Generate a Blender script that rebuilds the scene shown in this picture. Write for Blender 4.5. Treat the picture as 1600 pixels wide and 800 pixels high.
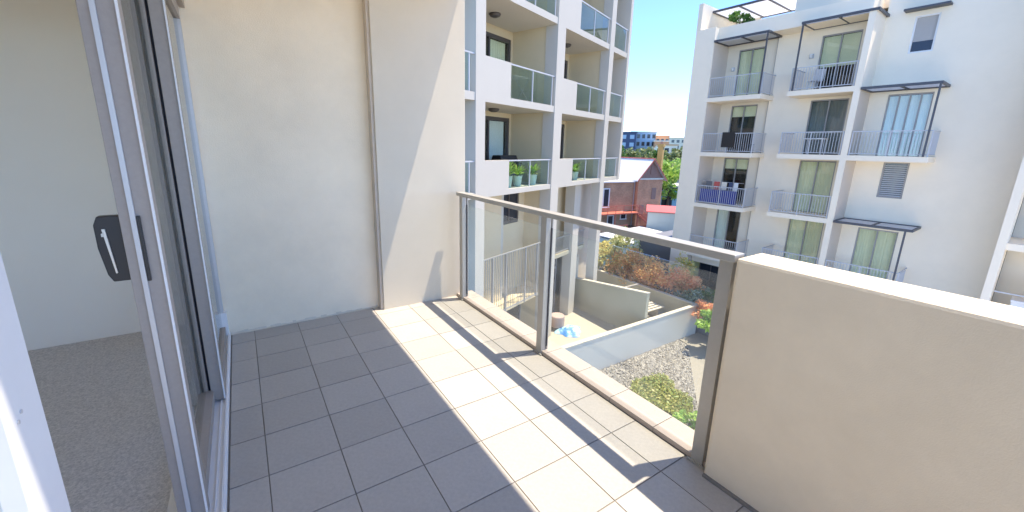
import bpy, bmesh, math, random
from mathutils import Vector, Matrix, noise

# ------------------------------------------------------------------ scene, camera, light
for o in list(bpy.data.objects): bpy.data.objects.remove(o)
S = bpy.context.scene
COL = S.collection
S.render.resolution_x, S.render.resolution_y = 1024, 512
S.view_settings.view_transform = 'Standard'
S.view_settings.look = 'None'
S.view_settings.exposure = 2.25
S.view_settings.gamma = 1.0
S.render.engine = 'CYCLES'
S.cycles.max_bounces = 14; S.cycles.diffuse_bounces = 9; S.cycles.glossy_bounces = 6; S.cycles.transmission_bounces = 8; S.cycles.transparent_max_bounces = 24
S.cycles.use_denoising = True
S.view_settings.use_curve_mapping = False

cam_d = bpy.data.cameras.new('camera'); cam = bpy.data.objects.new('camera', cam_d); COL.objects.link(cam)
S.camera = cam
cam_d.sensor_fit = 'HORIZONTAL'; cam_d.sensor_width = 36.0
cam_d.lens = 631.673 / 1600 * 36
cam_d.shift_x = (800 - 783.08) / 1600
cam_d.shift_y = (377.33 - 400) / 1600
cam_d.clip_start = 0.02; cam_d.clip_end = 3000
CR = Vector((0.84263, -0.53810, 0.01860)); CU = Vector((0.1069, 0.2010, 0.9737)); CF = Vector((0.52695, 0.81862, -0.22784))
CF.normalize(); CR = (CR - CF * CR.dot(CF)).normalized(); CU = CR.cross(CF).normalized()
M = Matrix.Identity(4)
for i in range(3):
    M[i][0], M[i][1], M[i][2] = CR[i], CU[i], -CF[i]
M[2][3] = 1.5
cam.matrix_world = M

SUN = Vector((0.322, -0.116, 1.0)).normalized()          # towards the sun
wd = bpy.data.worlds.new('World'); S.world = wd; wd.use_nodes = True
wn = wd.node_tree.nodes; wl = wd.node_tree.links
sky = wn.new('ShaderNodeTexSky'); sky.sky_type = 'NISHITA'; sky.sun_disc = False
sky.sun_elevation = math.asin(SUN.z); sky.sun_rotation = math.atan2(SUN.x, SUN.y)
sky.altitude = 3000; sky.air_density = 0.56; sky.dust_density = 0.0; sky.ozone_density = 6.0
bg = wn['Background']; bg.inputs['Strength'].default_value = 0.15
wl.new(sky.outputs['Color'], bg.inputs['Color'])
sd = bpy.data.lights.new('sun', 'SUN'); sd.energy = 2.0; sd.angle = math.radians(0.53); sd.color = (1.0, 0.88, 0.72)
so = bpy.data.objects.new('sun', sd); COL.objects.link(so)
so.rotation_euler = (-SUN).to_track_quat('-Z', 'Y').to_euler(); so.location = (0, 0, 30)

# ------------------------------------------------------------------ materials
def nmat(name):
    m = bpy.data.materials.new(name); m.use_nodes = True
    return m, m.node_tree.nodes, m.node_tree.links, m.node_tree.nodes['Principled BSDF']

def mat(name, col, rough=0.7, var=0.06, scale=6.0, bump=0.0, bscale=60.0, metal=0.0, spec=0.5, rnd=0.0, stain=0.0, stain_col=None, stain_scale=1.2):
    """base colour with fine mottling, optional bump, per-object variation and irregular stains"""
    m, n, l, b = nmat(name)
    b.inputs['Roughness'].default_value = rough; b.inputs['Metallic'].default_value = metal
    b.inputs['Specular IOR Level'].default_value = spec
    tc = n.new('ShaderNodeTexCoord')
    nz = n.new('ShaderNodeTexNoise'); nz.inputs['Scale'].default_value = scale; nz.inputs['Detail'].default_value = 6
    nz.inputs['Roughness'].default_value = 0.65
    l.new(tc.outputs['Object'], nz.inputs['Vector'])
    hsv = n.new('ShaderNodeHueSaturation'); hsv.inputs['Color'].default_value = (*col, 1)
    mr = n.new('ShaderNodeMapRange'); mr.inputs['To Min'].default_value = 1 - var * 2; mr.inputs['To Max'].default_value = 1 + var * 2
    l.new(nz.outputs['Fac'], mr.inputs['Value'])
    val = mr.outputs['Result']
    if rnd:
        oi = n.new('ShaderNodeObjectInfo'); m2 = n.new('ShaderNodeMapRange')
        m2.inputs['To Min'].default_value = 1 - rnd; m2.inputs['To Max'].default_value = 1 + rnd
        l.new(oi.outputs['Random'], m2.inputs['Value'])
        mu = n.new('ShaderNodeMath'); mu.operation = 'MULTIPLY'
        l.new(val, mu.inputs[0]); l.new(m2.outputs['Result'], mu.inputs[1]); val = mu.outputs[0]
    l.new(val, hsv.inputs['Value'])
    outc = hsv.outputs['Color']
    if stain:
        ns = n.new('ShaderNodeTexNoise'); ns.inputs['Scale'].default_value = stain_scale; ns.inputs['Detail'].default_value = 8
        ns.inputs['Roughness'].default_value = 0.7
        l.new(tc.outputs['Object'], ns.inputs['Vector'])
        r = n.new('ShaderNodeMapRange'); r.inputs['From Min'].default_value = 0.52; r.inputs['From Max'].default_value = 0.72
        r.inputs['To Max'].default_value = stain
        l.new(ns.outputs['Fac'], r.inputs['Value'])
        mx = n.new('ShaderNodeMix'); mx.data_type = 'RGBA'
        l.new(r.outputs['Result'], mx.inputs['Factor']); l.new(outc, mx.inputs['A'])
        mx.inputs['B'].default_value = (*(stain_col or tuple(c * 0.6 for c in col)), 1)
        outc = mx.outputs['Result']
    l.new(outc, b.inputs['Base Color'])
    if bump:
        nb = n.new('ShaderNodeTexNoise'); nb.inputs['Scale'].default_value = bscale; nb.inputs['Detail'].default_value = 4
        l.new(tc.outputs['Object'], nb.inputs['Vector'])
        bp = n.new('ShaderNodeBump'); bp.inputs['Strength'].default_value = bump; bp.inputs['Distance'].default_value = 0.01
        l.new(nb.outputs['Fac'], bp.inputs['Height']); l.new(bp.outputs['Normal'], b.inputs['Normal'])
    return m

def glass(name, tint, refl=1.0, rough=0.0, dust=0.0):
    """thin clear sheet: tinted transmission plus a Fresnel reflection"""
    m, n, l, b = nmat(name); n.remove(b)
    out = n['Material Output']
    t = n.new('ShaderNodeBsdfTransparent'); t.inputs['Color'].default_value = (*tint, 1)
    g = n.new('ShaderNodeBsdfGlossy'); g.inputs['Roughness'].default_value = rough
    f = n.new('ShaderNodeLayerWeight'); f.inputs['Blend'].default_value = 0.5
    pw = n.new('ShaderNodeMath'); pw.operation = 'POWER'; pw.inputs[1].default_value = 5.0
    mu = n.new('ShaderNodeMath'); mu.operation = 'MULTIPLY_ADD'; mu.inputs[1].default_value = 0.95 * refl; mu.inputs[2].default_value = 0.045 * refl
    mx = n.new('ShaderNodeMixShader')
    l.new(f.outputs['Facing'], pw.inputs[0]); l.new(pw.outputs[0], mu.inputs[0]); l.new(mu.outputs[0], mx.inputs['Fac'])
    l.new(t.outputs[0], mx.inputs[1]); l.new(g.outputs[0], mx.inputs[2]); last = mx.outputs[0]
    if dust:
        tc = n.new('ShaderNodeTexCoord'); nz = n.new('ShaderNodeTexNoise'); nz.inputs['Scale'].default_value = 5; nz.inputs['Detail'].default_value = 8
        l.new(tc.outputs['Object'], nz.inputs['Vector'])
        mr = n.new('ShaderNodeMapRange'); mr.inputs['From Min'].default_value = 0.3; mr.inputs['From Max'].default_value = 0.75; mr.inputs['To Max'].default_value = dust; mr.inputs['To Min'].default_value = dust * 0.25
        l.new(nz.outputs['Fac'], mr.inputs['Value'])
        df = n.new('ShaderNodeBsdfTranslucent'); df.inputs['Color'].default_value = (0.8, 0.82, 0.8, 1)
        m3 = n.new('ShaderNodeMixShader'); l.new(mr.outputs['Result'], m3.inputs['Fac']); l.new(last, m3.inputs[1]); l.new(df.outputs[0], m3.inputs[2]); last = m3.outputs[0]
    l.new(last, out.inputs['Surface'])
    return m

def leafmat(name, cols, trans=0.35):
    m, n, l, b = nmat(name)
    ge = n.new('ShaderNodeNewGeometry'); cr = n.new('ShaderNodeValToRGB')
    el = cr.color_ramp.elements
    while len(el) < len(cols): el.new(0.5)
    for i, c in enumerate(cols):
        el[i].position = i / max(1, len(cols) - 1); el[i].color = (*c, 1)
    l.new(ge.outputs['Random Per Island'], cr.inputs['Fac'])
    l.new(cr.outputs['Color'], b.inputs['Base Color']); b.inputs['Roughness'].default_value = 0.55
    tr = n.new('ShaderNodeBsdfTranslucent'); l.new(cr.outputs['Color'], tr.inputs['Color'])
    mx = n.new('ShaderNodeMixShader'); mx.inputs['Fac'].default_value = trans
    l.new(b.outputs[0], mx.inputs[1]); l.new(tr.outputs[0], mx.inputs[2]); l.new(mx.outputs[0], n['Material Output'].inputs['Surface'])
    return m

def brickmat(name, c1, c2, mortar, scale=1.0):
    m, n, l, b = nmat(name); b.inputs['Roughness'].default_value = 0.85
    tc = n.new('ShaderNodeTexCoord'); mp = n.new('ShaderNodeMapping')
    sx = n.new('ShaderNodeSeparateXYZ'); cx = n.new('ShaderNodeCombineXYZ'); ad = n.new('ShaderNodeMath')
    l.new(tc.outputs['Object'], sx.inputs[0]); l.new(sx.outputs['X'], ad.inputs[0]); l.new(sx.outputs['Y'], ad.inputs[1])
    l.new(ad.outputs[0], cx.inputs['X']); l.new(sx.outputs['Z'], cx.inputs['Y'])
    br = n.new('ShaderNodeTexBrick'); br.inputs['Scale'].default_value = scale
    br.inputs['Color1'].default_value = (*c1, 1); br.inputs['Color2'].default_value = (*c2, 1); br.inputs['Mortar'].default_value = (*mortar, 1)
    br.inputs['Brick Width'].default_value = 0.23; br.inputs['Row Height'].default_value = 0.086; br.inputs['Mortar Size'].default_value = 0.010
    l.new(cx.outputs[0], br.inputs['Vector'])
    nz = n.new('ShaderNodeTexNoise'); nz.inputs['Scale'].default_value = 0.7; nz.inputs['Detail'].default_value = 6
    l.new(tc.outputs['Object'], nz.inputs['Vector'])
    hs = n.new('ShaderNodeHueSaturation'); mr = n.new('ShaderNodeMapRange'); mr.inputs['To Min'].default_value = 0.55; mr.inputs['To Max'].default_value = 1.45
    l.new(nz.outputs['Fac'], mr.inputs['Value']); l.new(mr.outputs['Result'], hs.inputs['Value']); l.new(br.outputs['Color'], hs.inputs['Color'])
    l.new(hs.outputs['Color'], b.inputs['Base Color'])
    return m

MT = {}
MT['tile'] = mat('tile', (0.415, 0.385, 0.345), 0.5, 0.10, 55, 0.10, 240, rnd=0.07, stain=0.3, stain_col=(0.35, 0.31, 0.27), stain_scale=2.2)
MT['grout'] = mat('grout', (0.20, 0.185, 0.165), 0.9, 0.1, 30)
MT['wall'] = mat('wall_plaster', (0.85, 0.74, 0.56), 0.9, 0.05, 3.5, 0.22, 120, stain=0.14, stain_scale=1.3)
MT['panel'] = mat('panel_plaster', (0.65, 0.58, 0.455), 0.85, 0.035, 2.5, 0.15, 160, stain=0.06, stain_scale=1.2)
MT['parapet'] = mat('parapet_plaster', (0.70, 0.61, 0.465), 0.9, 0.05, 5.0, 0.14, 200, stain=0.18, stain_col=(0.62, 0.52, 0.37), stain_scale=2.0)
MT['steel'] = mat('rail_metal', (0.41, 0.395, 0.36), 0.45, 0.05, 25, metal=0.3)
MT['gasket'] = mat('rubber_gasket', (0.02, 0.02, 0.028), 0.6, 0.02)
MT['kerb'] = mat('kerb_tile', (0.40, 0.335, 0.285), 0.6, 0.04, 12, rnd=0.03)
MT['glass'] = glass('rail_glass', (0.972, 0.994, 0.975), 0.85, dust=0.04)
MT['glass_far'] = glass('balcony_glass', (0.84, 0.92, 0.89), 1.0)
MT['clear'] = glass('window_glass', (0.93, 0.96, 0.95), 1.0)
MT['alu'] = mat('door_aluminium', (0.34, 0.295, 0.255), 0.5, 0.06, 60, metal=0.0)
MT['alu_lt'] = mat('light_aluminium', (0.56, 0.55, 0.54), 0.4, 0.02, 30, metal=0.25)
MT['alu_white'] = mat('white_aluminium', (0.76, 0.75, 0.73), 0.45, 0.02, 20)
MT['black'] = mat('black_plastic', (0.022, 0.02, 0.02), 0.4, 0.02)
MT['chrome'] = mat('brushed_steel', (0.62, 0.62, 0.60), 0.3, 0.02, metal=0.8)
MT['carpet'] = mat('carpet', (0.68, 0.64, 0.59), 1.0, 0.38, 95, 0.8, 300, spec=0.1)
MT['room'] = mat('room_paint', (0.86, 0.79, 0.66), 0.9, 0.02, 2, 0.05, 250)
MT['soffit'] = mat('soffit_paint', (0.88, 0.85, 0.79), 0.9, 0.02)
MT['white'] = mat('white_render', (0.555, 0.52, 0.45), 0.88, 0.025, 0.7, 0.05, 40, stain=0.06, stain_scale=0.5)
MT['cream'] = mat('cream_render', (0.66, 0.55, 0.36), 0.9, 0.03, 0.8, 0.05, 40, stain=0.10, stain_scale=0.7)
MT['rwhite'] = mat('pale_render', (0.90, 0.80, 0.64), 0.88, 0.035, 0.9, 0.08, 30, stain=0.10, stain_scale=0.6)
MT['rcream'] = mat('warm_render', (0.80, 0.72, 0.58), 0.9, 0.02, 0.6)
MT['grey_side'] = mat('taupe_render_and_shade', (0.60, 0.53, 0.45), 0.9, 0.03, 0.6)  # taupe surfaces, plus painted-in shade on the fin and pier inner faces
MT['dframe'] = mat('dark_frame', (0.085, 0.075, 0.07), 0.45, 0.03)
MT['gframe'] = mat('grey_frame', (0.32, 0.31, 0.30), 0.45, 0.03)
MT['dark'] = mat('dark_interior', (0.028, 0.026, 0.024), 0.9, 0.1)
MT['curtain'] = mat('cream_curtain', (0.88, 0.83, 0.56), 0.9, 0.03)
MT['curtain_g'] = mat('grey_curtain', (0.22, 0.23, 0.22), 0.9, 0.05)
MT['curtain_w'] = mat('white_curtain', (0.85, 0.86, 0.78), 0.9, 0.03)
MT['rail'] = mat('grey_rail_paint', (0.52, 0.53, 0.55), 0.5, 0.02)
MT['pergola'] = mat('charcoal_pergola', (0.075, 0.08, 0.095), 0.5, 0.02)
MT['poly'] = None
MT['pipe'] = mat('grey_pipe', (0.42, 0.39, 0.36), 0.5, 0.02)
MT['tan'] = mat('tan_render', (0.47, 0.43, 0.31), 0.9, 0.04, 0.8, 0.05, 40, stain=0.12, stain_scale=0.8)
MT['cap'] = mat('cream_capping', (0.55, 0.50, 0.40), 0.8, 0.02)
MT['band'] = mat('grey_white_render', (0.55, 0.525, 0.455), 0.85, 0.02, 0.7)
MT['pave'] = mat('terrace_paving', (0.40, 0.355, 0.28), 0.8, 0.04, 1.5, stain=0.1)
MT['path'] = mat('path_concrete', (0.27, 0.245, 0.20), 0.9, 0.08, 1.0, stain=0.3)
MT['gravelbed'] = mat('soil', (0.14, 0.12, 0.095), 0.95, 0.15, 5)
MT['bounce_court'] = mat('bounce_concrete', (0.68, 0.62, 0.52), 0.85, 0.05, 1.0)  # pale tone picked to bounce sunlight up onto facades and soffit
MT['asphalt'] = mat('asphalt', (0.055, 0.055, 0.055), 0.9, 0.1, 3)
MT['roofw'] = mat('white_sheet_roof', (0.62, 0.60, 0.57), 0.5, 0.02, 2)
MT['redroof'] = mat('red_roof_paint', (0.55, 0.11, 0.09), 0.6, 0.06, 2)
MT['redsteel'] = mat('red_painted_steel', (0.50, 0.14, 0.085), 0.6, 0.08, 4)
MT['brick'] = brickmat('old_brick', (0.62, 0.23, 0.10), (0.72, 0.32, 0.15), (0.42, 0.32, 0.24))
MT['bbrick'] = brickmat('brown_brick', (0.42, 0.20, 0.10), (0.54, 0.29, 0.15), (0.38, 0.32, 0.22))
MT['gable'] = mat('weathered_boards', (0.34, 0.19, 0.14), 0.85, 0.1, 3)
MT['chim'] = mat('ochre_brick', (0.48, 0.29, 0.09), 0.85, 0.12, 2)
MT['blue'] = mat('blue_cloth', (0.035, 0.05, 0.26), 0.8, 0.1, 6)
MT['palewall'] = mat('pale_green_wall', (0.62, 0.63, 0.54), 0.85, 0.04, 0.8)
MT['teal'] = mat('teal_paint', (0.30, 0.55, 0.66), 0.7, 0.08, 0.8)
MT['navy'] = mat('navy_cladding', (0.05, 0.07, 0.14), 0.6, 0.05)
MT['sbl'] = mat('blue_grey_cladding', (0.36, 0.48, 0.60), 0.6, 0.05)
MT['orange'] = mat('orange_cladding', (0.62, 0.33, 0.17), 0.7, 0.05)
MT['winfar'] = mat('dark_window_glass', (0.03, 0.035, 0.045), 0.08, 0.02)
MT['trunk'] = mat('bark', (0.12, 0.085, 0.06), 0.9, 0.15, 8)
MT['pot'] = mat('pale_green_pot', (0.74, 0.78, 0.68), 0.6, 0.03, 8)
MT['yellowwall'] = mat('olive_yellow_wall', (0.52, 0.52, 0.24), 0.85, 0.04, 1)
MT['garage'] = mat('grey_shutter', (0.17, 0.165, 0.17), 0.6, 0.04, 2)
MT['drum'] = mat('drum_brown', (0.42, 0.31, 0.27), 0.7, 0.05, 6)
MT['L_green'] = leafmat('leaf_green', [(0.035, 0.10, 0.02), (0.07, 0.17, 0.03), (0.13, 0.25, 0.05)])
MT['L_bright'] = leafmat('leaf_bright', [(0.20, 0.36, 0.05), (0.34, 0.52, 0.09), (0.50, 0.62, 0.17)])
MT['L_orange'] = leafmat('leaf_orange', [(0.74, 0.34, 0.13), (0.88, 0.52, 0.22), (0.88, 0.66, 0.26), (0.80, 0.36, 0.18)], 0.45)
MT['L_red'] = leafmat('leaf_red', [(0.80, 0.30, 0.13), (0.88, 0.44, 0.22), (0.90, 0.58, 0.28)], 0.45)
MT['L_yellow'] = leafmat('leaf_yellow', [(0.66, 0.50, 0.14), (0.74, 0.62, 0.20), (0.52, 0.54, 0.18)])
MT['L_olive'] = leafmat('leaf_olive', [(0.40, 0.42, 0.16), (0.56, 0.56, 0.26), (0.64, 0.60, 0.32)])
MT['L_silver'] = leafmat('leaf_silver', [(0.16, 0.22, 0.13), (0.30, 0.36, 0.24), (0.42, 0.46, 0.34)])
MT['L_ground'] = leafmat('leaf_groundcover', [(0.30, 0.32, 0.08), (0.50, 0.47, 0.14), (0.26, 0.36, 0.09), (0.56, 0.50, 0.20)])
MT['L_far'] = leafmat('leaf_far', [(0.15, 0.19, 0.06), (0.22, 0.27, 0.10), (0.32, 0.33, 0.15)])
MT['stone'] = leafmat('gravel_stone', [(0.14, 0.13, 0.115), (0.26, 0.24, 0.205), (0.40, 0.36, 0.30), (0.18, 0.16, 0.135)], 0.0)
MT['poly'] = leafmat('opal_sheet', [(0.78, 0.81, 0.86), (0.80, 0.83, 0.88)], 0.6)
MT['hill'] = mat('far_scrub', (0.10, 0.13, 0.05), 0.95, 0.3, 0.3)

# ------------------------------------------------------------------ mesh helpers
class MB:
    def __init__(s): s.v = []; s.f = []
    def box(s, x0, x1, y0, y1, z0, z1):
        i = len(s.v)
        s.v += [(x0, y0, z0), (x1, y0, z0), (x1, y1, z0), (x0, y1, z0), (x0, y0, z1), (x1, y0, z1), (x1, y1, z1), (x0, y1, z1)]
        s.f += [tuple(i + k for k in q) for q in ((0, 3, 2, 1), (4, 5, 6, 7), (0, 1, 5, 4), (1, 2, 6, 5), (2, 3, 7, 6), (3, 0, 4, 7))]
        return s
    def poly(s, pts):
        i = len(s.v); s.v += [tuple(p) for p in pts]; s.f.append(tuple(range(i, i + len(pts)))); return s
    def prism(s, pts, axis, a, b):
        """closed outline in the two other axes, extruded along axis from a to b"""
        n = len(pts); i = len(s.v)
        def P(p, t): return {'x': (t, p[0], p[1]), 'y': (p[0], t, p[1]), 'z': (p[0], p[1], t)}[axis]
        s.v += [P(p, a) for p in pts] + [P(p, b) for p in pts]
        s.f.append(tuple(range(i, i + n))); s.f.append(tuple(range(i + 2 * n - 1, i + n - 1, -1)))
        for k in range(n):
            j = (k + 1) % n; s.f.append((i + k, i + n + k, i + n + j, i + j))
        return s
    def tube(s, p, q, r, n=8, r2=None):
        p = Vector(p); q = Vector(q); d = (q - p).normalized(); r2 = r if r2 is None else r2
        a = d.orthogonal().normalized(); b = d.cross(a); i = len(s.v)
        for c, rr in ((p, r), (q, r2)):
            for k in range(n):
                t = 2 * math.pi * k / n; s.v.append(tuple(c + (a * math.cos(t) + b * math.sin(t)) * rr))
        for k in range(n):
            j = (k + 1) % n; s.f.append((i + k, i + j, i + n + j, i + n + k))
        s.f.append(tuple(i + k for k in range(n - 1, -1, -1))); s.f.append(tuple(i + n + k for k in range(n)))
        return s
    def lathe(s, prof, c=(0, 0, 0), n=20):
        i = len(s.v)
        for r, z in prof:
            for k in range(n):
                t = 2 * math.pi * k / n; s.v.append((c[0] + r * math.cos(t), c[1] + r * math.sin(t), c[2] + z))
        for j in range(len(prof) - 1):
            for k in range(n):
                m = (k + 1) % n; s.f.append((i + j * n + k, i + j * n + m, i + (j + 1) * n + m, i + (j + 1) * n + k))
        s.f.append(tuple(i + k for k in range(n - 1, -1, -1))); o = i + (len(prof) - 1) * n; s.f.append(tuple(o + k for k in range(n)))
        return s
    def mesh(s, name, m, bevel=0.0, smooth=False):
        me = bpy.data.meshes.new(name); me.from_pydata(s.v, [], s.f); me.materials.append(MT[m] if isinstance(m, str) else m)
        bm = bmesh.new(); bm.from_mesh(me); bmesh.ops.recalc_face_normals(bm, faces=bm.faces)
        if bevel: bmesh.ops.bevel(bm, geom=list(bm.edges), offset=bevel, segments=2, profile=0.5, affect='EDGES', clamp_overlap=True)
        bm.to_mesh(me); bm.free()
        if smooth:
            for p in me.polygons: p.use_smooth = True
        return me
    def build(s, name, m, parent=None, bevel=0.0, smooth=False):
        return link(name, s.mesh(name, m, bevel, smooth), parent)

def link(name, me, parent=None):
    o = bpy.data.objects.new(name, me); COL.objects.link(o)
    if parent: o.parent = parent
    return o
def tag(o, label, cat, group=None):
    o['label'] = label; o['category'] = cat
    if group: o['group'] = group
    return o
def thing(name, label, cat, loc=(0, 0, 0), rz=0.0, group=None):
    o = bpy.data.objects.new(name, None); COL.objects.link(o); o.location = loc; o.rotation_euler = (0, 0, rz)
    o.empty_display_size = 0.2
    return tag(o, label, cat, group)
def struct(o): o['kind'] = 'structure'; return o
def stuff(o): o['kind'] = 'stuff'; return o
def B(*a): return MB().box(*a)

def leaves(rng, n, shape, size, aspect=0.55, droop=0.0):
    """n loose leaf faces; shape(rng) gives a point"""
    mb = MB()
    for _ in range(n):
        c = Vector(shape(rng)); s = size * rng.uniform(0.6, 1.35)
        d = Vector((rng.gauss(0, 1), rng.gauss(0, 1), rng.gauss(0.25, 0.8) - droop)).normalized()
        a = d.orthogonal().normalized(); a = Matrix.Rotation(rng.uniform(0, 6.28), 3, d) @ a
        k = len(mb.v)
        mb.v += [tuple(c - d * s), tuple(c + a * s * aspect), tuple(c + d * s), tuple(c - a * s * aspect)]
        mb.f.append((k, k + 1, k + 2, k + 3))
    return mb
def clump_shape(rng0, center, radii, nclump, spread=0.42):
    cl = []
    for _ in range(nclump):
        while True:
            p = Vector((rng0.uniform(-1, 1), rng0.uniform(-1, 1), rng0.uniform(-0.9, 1)))
            if 0.25 < p.length < 1: break
        cl.append((Vector((p.x * radii[0], p.y * radii[1], p.z * radii[2])), rng0.uniform(0.6, 1.2) * spread))
    def f(rng):
        c, s = rng.choice(cl)
        while True:
            q = Vector((rng.uniform(-1, 1), rng.uniform(-1, 1), rng.uniform(-1, 1)))
            if q.length < 1: break
        return Vector(center) + c + Vector((q.x * radii[0], q.y * radii[1], q.z * radii[2])) * s
    return f
def bush(name, label, loc, radii, m, seed, n=900, size=0.05, group=None, cat='shrub', nstem=5, clumps=14):
    rng = random.Random(seed)
    t = thing(name, label, cat, loc, 0, group)
    leaves(rng, n, clump_shape(rng, (0, 0, radii[2] * 1.05), radii, clumps), size).build('foliage', m, t)
    st = MB()
    for k in range(nstem):
        a = rng.uniform(0, 6.28); st.tube((rng.uniform(-.1, .1) * radii[0], rng.uniform(-.1, .1) * radii[1], -0.1), (math.cos(a) * radii[0] * .6, math.sin(a) * radii[1] * .6, radii[2] * rng.uniform(1.0, 1.6)), 0.018, 5, 0.006)
    st.build('stem', 'trunk', t)
    return t
def tree(name, label, loc, h, cr, m, seed, n=1500, size=0.3, group=None):
    rng = random.Random(seed)
    t = thing(name, label, 'tree', loc, 0, group)
    st = MB(); st.tube((0, 0, -0.5), (0.1, 0, h * 0.55), h * 0.03, 7, h * 0.018)
    for k in range(6):
        a = rng.uniform(0, 6.28); st.tube((0.05, 0, h * rng.uniform(.3, .5)), (math.cos(a) * cr * .6, math.sin(a) * cr * .6, h * rng.uniform(.6, .85)), h * .014, 5, h * .005)
    st.build('trunk', 'trunk', t)
    leaves(rng, n, clump_shape(rng, (0, 0, h * 0.68), (cr, cr, h * 0.34), 22, 0.36), size).build('crown', m, t)
    return t

# ------------------------------------------------------------------ our balcony: floor
GX0, GT, GY0, GTY = -0.036, 0.317, 3.454, 0.3125
KX = 1.75                                        # foot of the kerb
WALL_Y, PAN_Y = 3.65, 3.545
floor = struct(B(-0.40, 1.92, -2.4, 3.9, -0.22, -0.0045).build('balcony_floor', 'grout'))
xs = [-0.19] + [GX0 + GT * k for k in range(6)] + [KX - 0.003]
ys = [WALL_Y - 0.002] + [GY0 - GTY * k for k in range(16)]
cache = {}
for i in range(len(xs) - 1):
    for j in range(len(ys) - 1):
        w, d = xs[i + 1] - xs[i] - 0.0042, ys[j] - ys[j + 1] - 0.0055
        if w < 0.02: continue
        key = (round(w, 3), round(d, 3))
        if key not in cache: cache[key] = B(-w / 2, w / 2, -d / 2, d / 2, -0.0042, 0).mesh('tile', 'tile', 0.0012)
        o = link('tile', cache[key], floor)
        rr = random.Random(i * 91 + j)
        o.location = ((xs[i] + xs[i + 1]) / 2, (ys[j] + ys[j + 1]) / 2, rr.uniform(-0.0008, 0.0004))
        o.rotation_euler = (rr.uniform(-1, 1) * 0.0015, rr.uniform(-1, 1) * 0.0015, 0)

# end wall, projecting fin, slab above, wall over the door
tag(B(-0.36, 0.999, WALL_Y, 3.95, -0.2, 3.0).build('end_wall', 'wall'), 'shaded cream plaster wall closing the far end of the balcony', 'wall')
fin = thing('fin_wall', 'smooth pale wall panel standing proud at the balcony end behind the railing', 'wall', (0, 0, 0))
B(1.0, 1.85, PAN_Y, 3.95, -0.2, 9.0).build('panel', 'panel', fin, 0.004)
B(0.978, 1.0, PAN_Y + 0.02, WALL_Y - 0.001, 0.0, 2.819).build('edge_strip', 'grey_side', fin)
us = B(-0.5, 1.808, 0.50, PAN_Y - 0.001, 2.82, 3.05).box(-0.5, 0.977, PAN_Y - 0.001, WALL_Y - 0.001, 2.82, 3.05)  # unseen near end cut short so more sky light reaches the balcony
struct(us.build('upper_balcony_slab', 'soffit'))
tag(B(-0.45, -0.19, 0.50, WALL_Y, 2.42, 2.82).build('lintel_wall', 'wall'), 'plaster wall strip above the sliding door', 'wall')

rng = random.Random(3); ef = MB(); x = -0.19
while x < 0.97:
    x2 = min(0.97, x + rng.uniform(.02, .05)); h1, d1 = rng.uniform(.004, .02), rng.uniform(.004, .014)
    ef.prism([(WALL_Y - .0005, 0.0005), (WALL_Y - d1, 0.0005), (WALL_Y - .003, h1), (WALL_Y - .0005, h1 + .004)], 'x', x, x2); x = x2
ef.build('mortar_fillet', 'panel', bpy.data.objects['end_wall'])
# parapet
par = MB(); par.box(1.705, 1.905, -2.4, 0.838, -0.2, 1.068)
tag(par.build('parapet_wall', 'parapet', None, 0.014), 'tan rendered solid parapet wall beside the glass railing', 'wall')
B(1.690, 1.705, -2.39, 0.832, -0.004, 0.012).build('skirting_joint', 'grout', bpy.data.objects['parapet_wall'])

# railing
rl = thing('glass_railing', 'grey metal handrail on posts with two green tinted glass panels', 'railing', (KX, 2.2, 0))
def RB(x0, x1, y0, y1, z0, z1): return B(x0 - KX, x1 - KX, y0 - 2.2, y1 - 2.2, z0, z1)
RB(1.718, 1.795, 0.850, 3.478, 1.040, 1.074).build('handrail', 'steel', rl, 0.003)
for y in (3.43, 2.165, 0.895):
    p = RB(1.742, 1.786, y - 0.030, y + 0.030, 0.0, 1.040).build('post', 'steel', rl, 0.002)
    RB(1.786, 1.797, y - 0.036, y - 0.018, 0.06, 0.955).build('gasket', 'gasket', p)
    RB(1.786, 1.797, y + 0.018, y + 0.036, 0.06, 0.955).build('gasket', 'gasket', p)
    RB(1.797, 1.806, y - 0.030, y + 0.030, 0.03, 1.040).build('cover_strip', 'steel', p)
    RB(1.730, 1.742, y - 0.045, y + 0.045, 0.001, 0.010).build('foot_plate', 'steel', p)
RB(1.7865, 1.7965, 2.200, 3.395, 0.045, 0.952).build('glass_panel', 'glass', rl)
RB(1.7865, 1.7965, 0.930, 2.130, 0.045, 0.952).build('glass_panel', 'glass', rl)
kb = struct(B(1.752, 1.92, 0.84, PAN_Y - 0.001, -0.2, 0.024).build('kerb', 'grout'))
y = 0.842; k = 0
while y < PAN_Y - 0.01:
    y2 = min(GY0 - GTY * math.floor((GY0 - y) / GTY - 1e-6) if False else y + 0.3125, PAN_Y - 0.003)
    o = B(1.750, 1.921, y + 0.002, y2 - 0.002, 0.0, 0.030).build('kerb_tile', 'kerb', kb, 0.002); y = y2

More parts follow.
